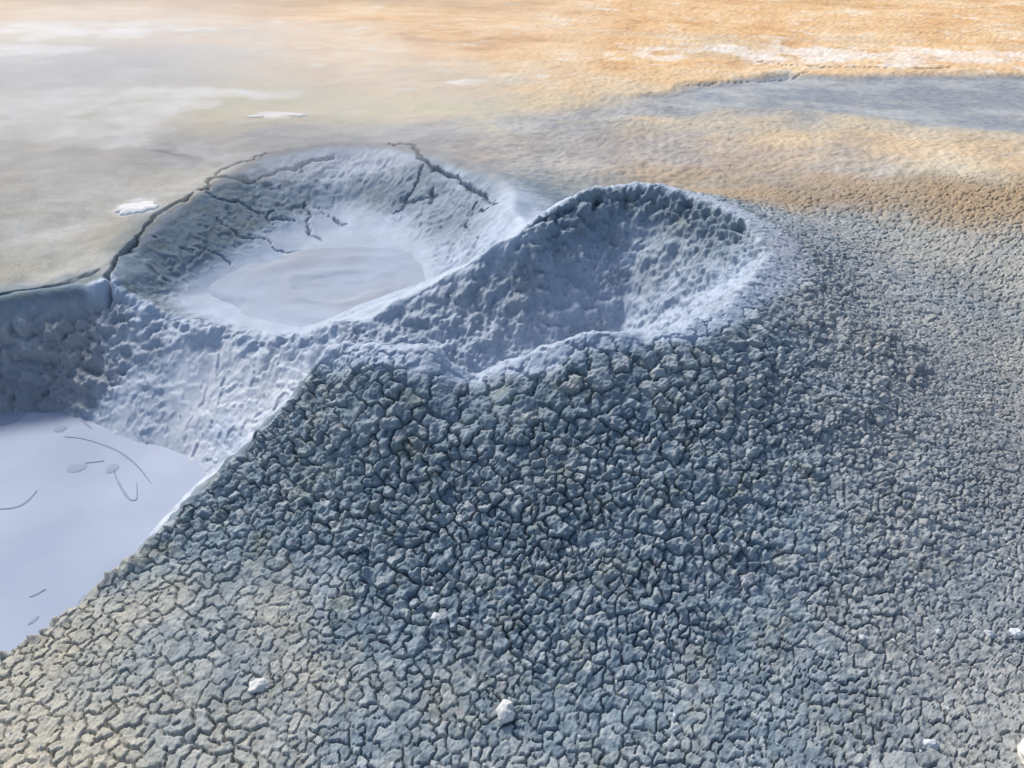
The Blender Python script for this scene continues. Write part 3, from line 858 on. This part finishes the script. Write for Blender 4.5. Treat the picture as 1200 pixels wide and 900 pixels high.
# ------------------------------------------------------------------ stones
def hash_noise(p, s): return float(perlin(np.array([p[0]]), np.array([p[1]]), np.array([p[2]]), f=s[0], seed=s[1])[0])
def ground_z(x, y):
    k = np.argmin((Xd.ravel() - x) ** 2 + (Yd.ravel() - y) ** 2)
    return PV[k, 2]
def stone(label, x, y, size, rot, seed, material, sub=4, facets=9, group=None, sink=.5, cat="stone", name="stone"):
    bm = bmesh.new()
    bmesh.ops.create_icosphere(bm, subdivisions=sub, radius=1)
    r = random.Random(seed)
    planes = []
    for _ in range(facets):
        v = Vector((r.gauss(0, 1), r.gauss(0, 1), r.gauss(0, .8))).normalized()
        planes.append((v, r.uniform(.62, .86)))
    co = np.array([v.co[:] for v in bm.verts])
    nz = fbm(co[:, 0], co[:, 1], co[:, 2], f=1.7, seed=seed, o=4, gain=.6)
    for v, q in zip(bm.verts, nz):
        p = v.co.copy()
        for n_, d_ in planes:
            s_ = p.dot(n_) - d_
            if s_ > 0: p -= n_ * s_ * .92
        v.co = p * (1 + .20 * q)
        v.co = Vector((v.co.x * size[0], v.co.y * size[1], v.co.z * size[2]))
    me = bpy.data.meshes.new(name); bm.to_mesh(me); bm.free()
    for p in me.polygons: p.use_smooth = True
    me.materials.append(material)
    o = bpy.data.objects.new(name, me); COL.objects.link(o)
    o.location = (x, y, ground_z(x, y) + size[2] * (1 - sink) * .8)
    o.rotation_euler = rot
    tag(o, label, cat, group)
    return o
stone("white rounded pebble on the grey clods toward the bottom left", -.625, 1.152, (.027, .021, .022), (0, .1, .3), 21, M_STONE)
stone("white wedge shaped stone with a split face lying in the lower middle of the slope", -.016, 1.073, (.024, .030, .026), (.35, -.45, -.5), 34, M_STONE)
stone("cream stone with a rusty underside cut by the bottom right corner", 1.205, .985, (.060, .042, .032), (0, .1, .4), 47, M_CREAM)
stone("chalky white crumbling lump half sunk between clods above the white wedge stone", -.196, 1.305, (.018, .017, .013), (.2, 0, .4), 58, M_CRUMB)
bm = bmesh.new()
cr_rng = random.Random(77)
top = np.column_stack([site, rnd])
pick = np.array([cr_rng.randrange(ns) for _ in range(3200)])
cx_, cy_ = site[pick, 0] + RNG.normal(size=3200) * .006, site[pick, 1] + RNG.normal(size=3200) * .006
keep = (cy_ < 3.0) & (rim_dist(cx_, cy_) > .12)
cx_, cy_ = cx_[keep], cy_[keep]
cz_ = macro(cx_, cy_)[0]
for x_, y_, z_ in zip(cx_, cy_, cz_):
    r_ = .0018 + .0042 * cr_rng.random() ** 3
    sx, sy, sz_ = cr_rng.uniform(.7, 1.3), cr_rng.uniform(.7, 1.3), cr_rng.uniform(.5, 1)
    t_ = [bm.verts.new((x_ + a * r_ * sx * cr_rng.uniform(.7, 1.25), y_ + b * r_ * sy * cr_rng.uniform(.7, 1.25), z_ + .006 + c3 * r_ * sz_ * cr_rng.uniform(.7, 1.25)))
          for a, b, c3 in ((1, 0, 0), (.3, .95, 0), (-.8, .6, 0), (-.8, -.6, 0), (.3, -.95, 0), (.1, .1, 1), (-.1, 0, -1))]
    for i_ in range(5):
        j_ = (i_ + 1) % 5
        bm.faces.new((t_[i_], t_[j_], t_[5])); bm.faces.new((t_[j_], t_[i_], t_[6]))
me = bpy.data.meshes.new("mud_crumbs"); bm.to_mesh(me); bm.free()
me.materials.append(M_CRUMB)
o = bpy.data.objects.new("mud_crumbs", me); COL.objects.link(o)
tag(o, "loose pale crumbs of dry mud strewn over the cracked cone", "mud crumbs", None, "stuff")
for lab, x, y, sz, sd_ in (("pale chalky stone at the right edge of the frame above the cream stone", 1.325, 1.309, .019, 61),
        ("small chalky lump just left of the pale stone at the right edge", 1.251, 1.302, .012, 62),
        ("chalky lump on the clods, farthest left of the row reaching the right edge", .891, 1.261, .010, 63),
        ("chalky lump between clods, second from the left in the row reaching the right edge", 1.11, 1.297, .010, 64),
        ("small pale lump among dark clods under the cone's right shoulder", .533, 1.58, .010, 65),
        ("grey chalky stone next to the cream corner stone", .972, 1.012, .019, 66),
        ("small pale stone high on the front slope below the rim notch", -.123, 1.589, .010, 67)):
    stone(lab, x, y, (sz, sz * .85, sz * .75), (.2, .1, sd_), sd_, M_CRUMB)

# ------------------------------------------------------------------ steam drifting over the left and back of the field
def steam_material(d):
    m = bpy.data.materials.new("thin_steam"); m.use_nodes = True
    nt = m.node_tree; nt.nodes.clear()
    v = nt.nodes.new("ShaderNodeVolumePrincipled"); o = nt.nodes.new("ShaderNodeOutputMaterial")
    v.inputs["Color"].default_value = (.97, .97, .98, 1); v.inputs["Density"].default_value = d; v.inputs["Anisotropy"].default_value = .35
    nt.links.new(v.outputs[0], o.inputs["Volume"])
    return m
for k, (x, y, z, rx, ry, rz, d) in enumerate(((-4.6, 6.0, .75, 3.0, 2.2, .75, .14), (-2.0, 4.6, .60, 1.9, 1.1, .45, .26), (-3.3, 4.3, .55, 1.5, .9, .42, .28), (-1.2, 5.9, .7, 2.2, .9, .45, .12))):
    bm = bmesh.new()
    bmesh.ops.create_icosphere(bm, subdivisions=4, radius=1)
    co = np.array([v.co[:] for v in bm.verts])
    q = 1 + .22 * fbm(co[:, 0], co[:, 1], co[:, 2], f=1.2, seed=301 + k, o=3)
    for v, qq in zip(bm.verts, q): v.co = Vector((v.co.x * rx, v.co.y * ry, v.co.z * rz)) * float(qq)
    me = bpy.data.meshes.new("steam"); bm.to_mesh(me); bm.free()
    me.materials.append(steam_material(d))
    o = bpy.data.objects.new("steam", me); COL.objects.link(o); o.location = (x, y, z)
    tag(o, "thin white steam drifting low over the plain at the upper left", "steam", "steam wisps over the plain", "stuff")
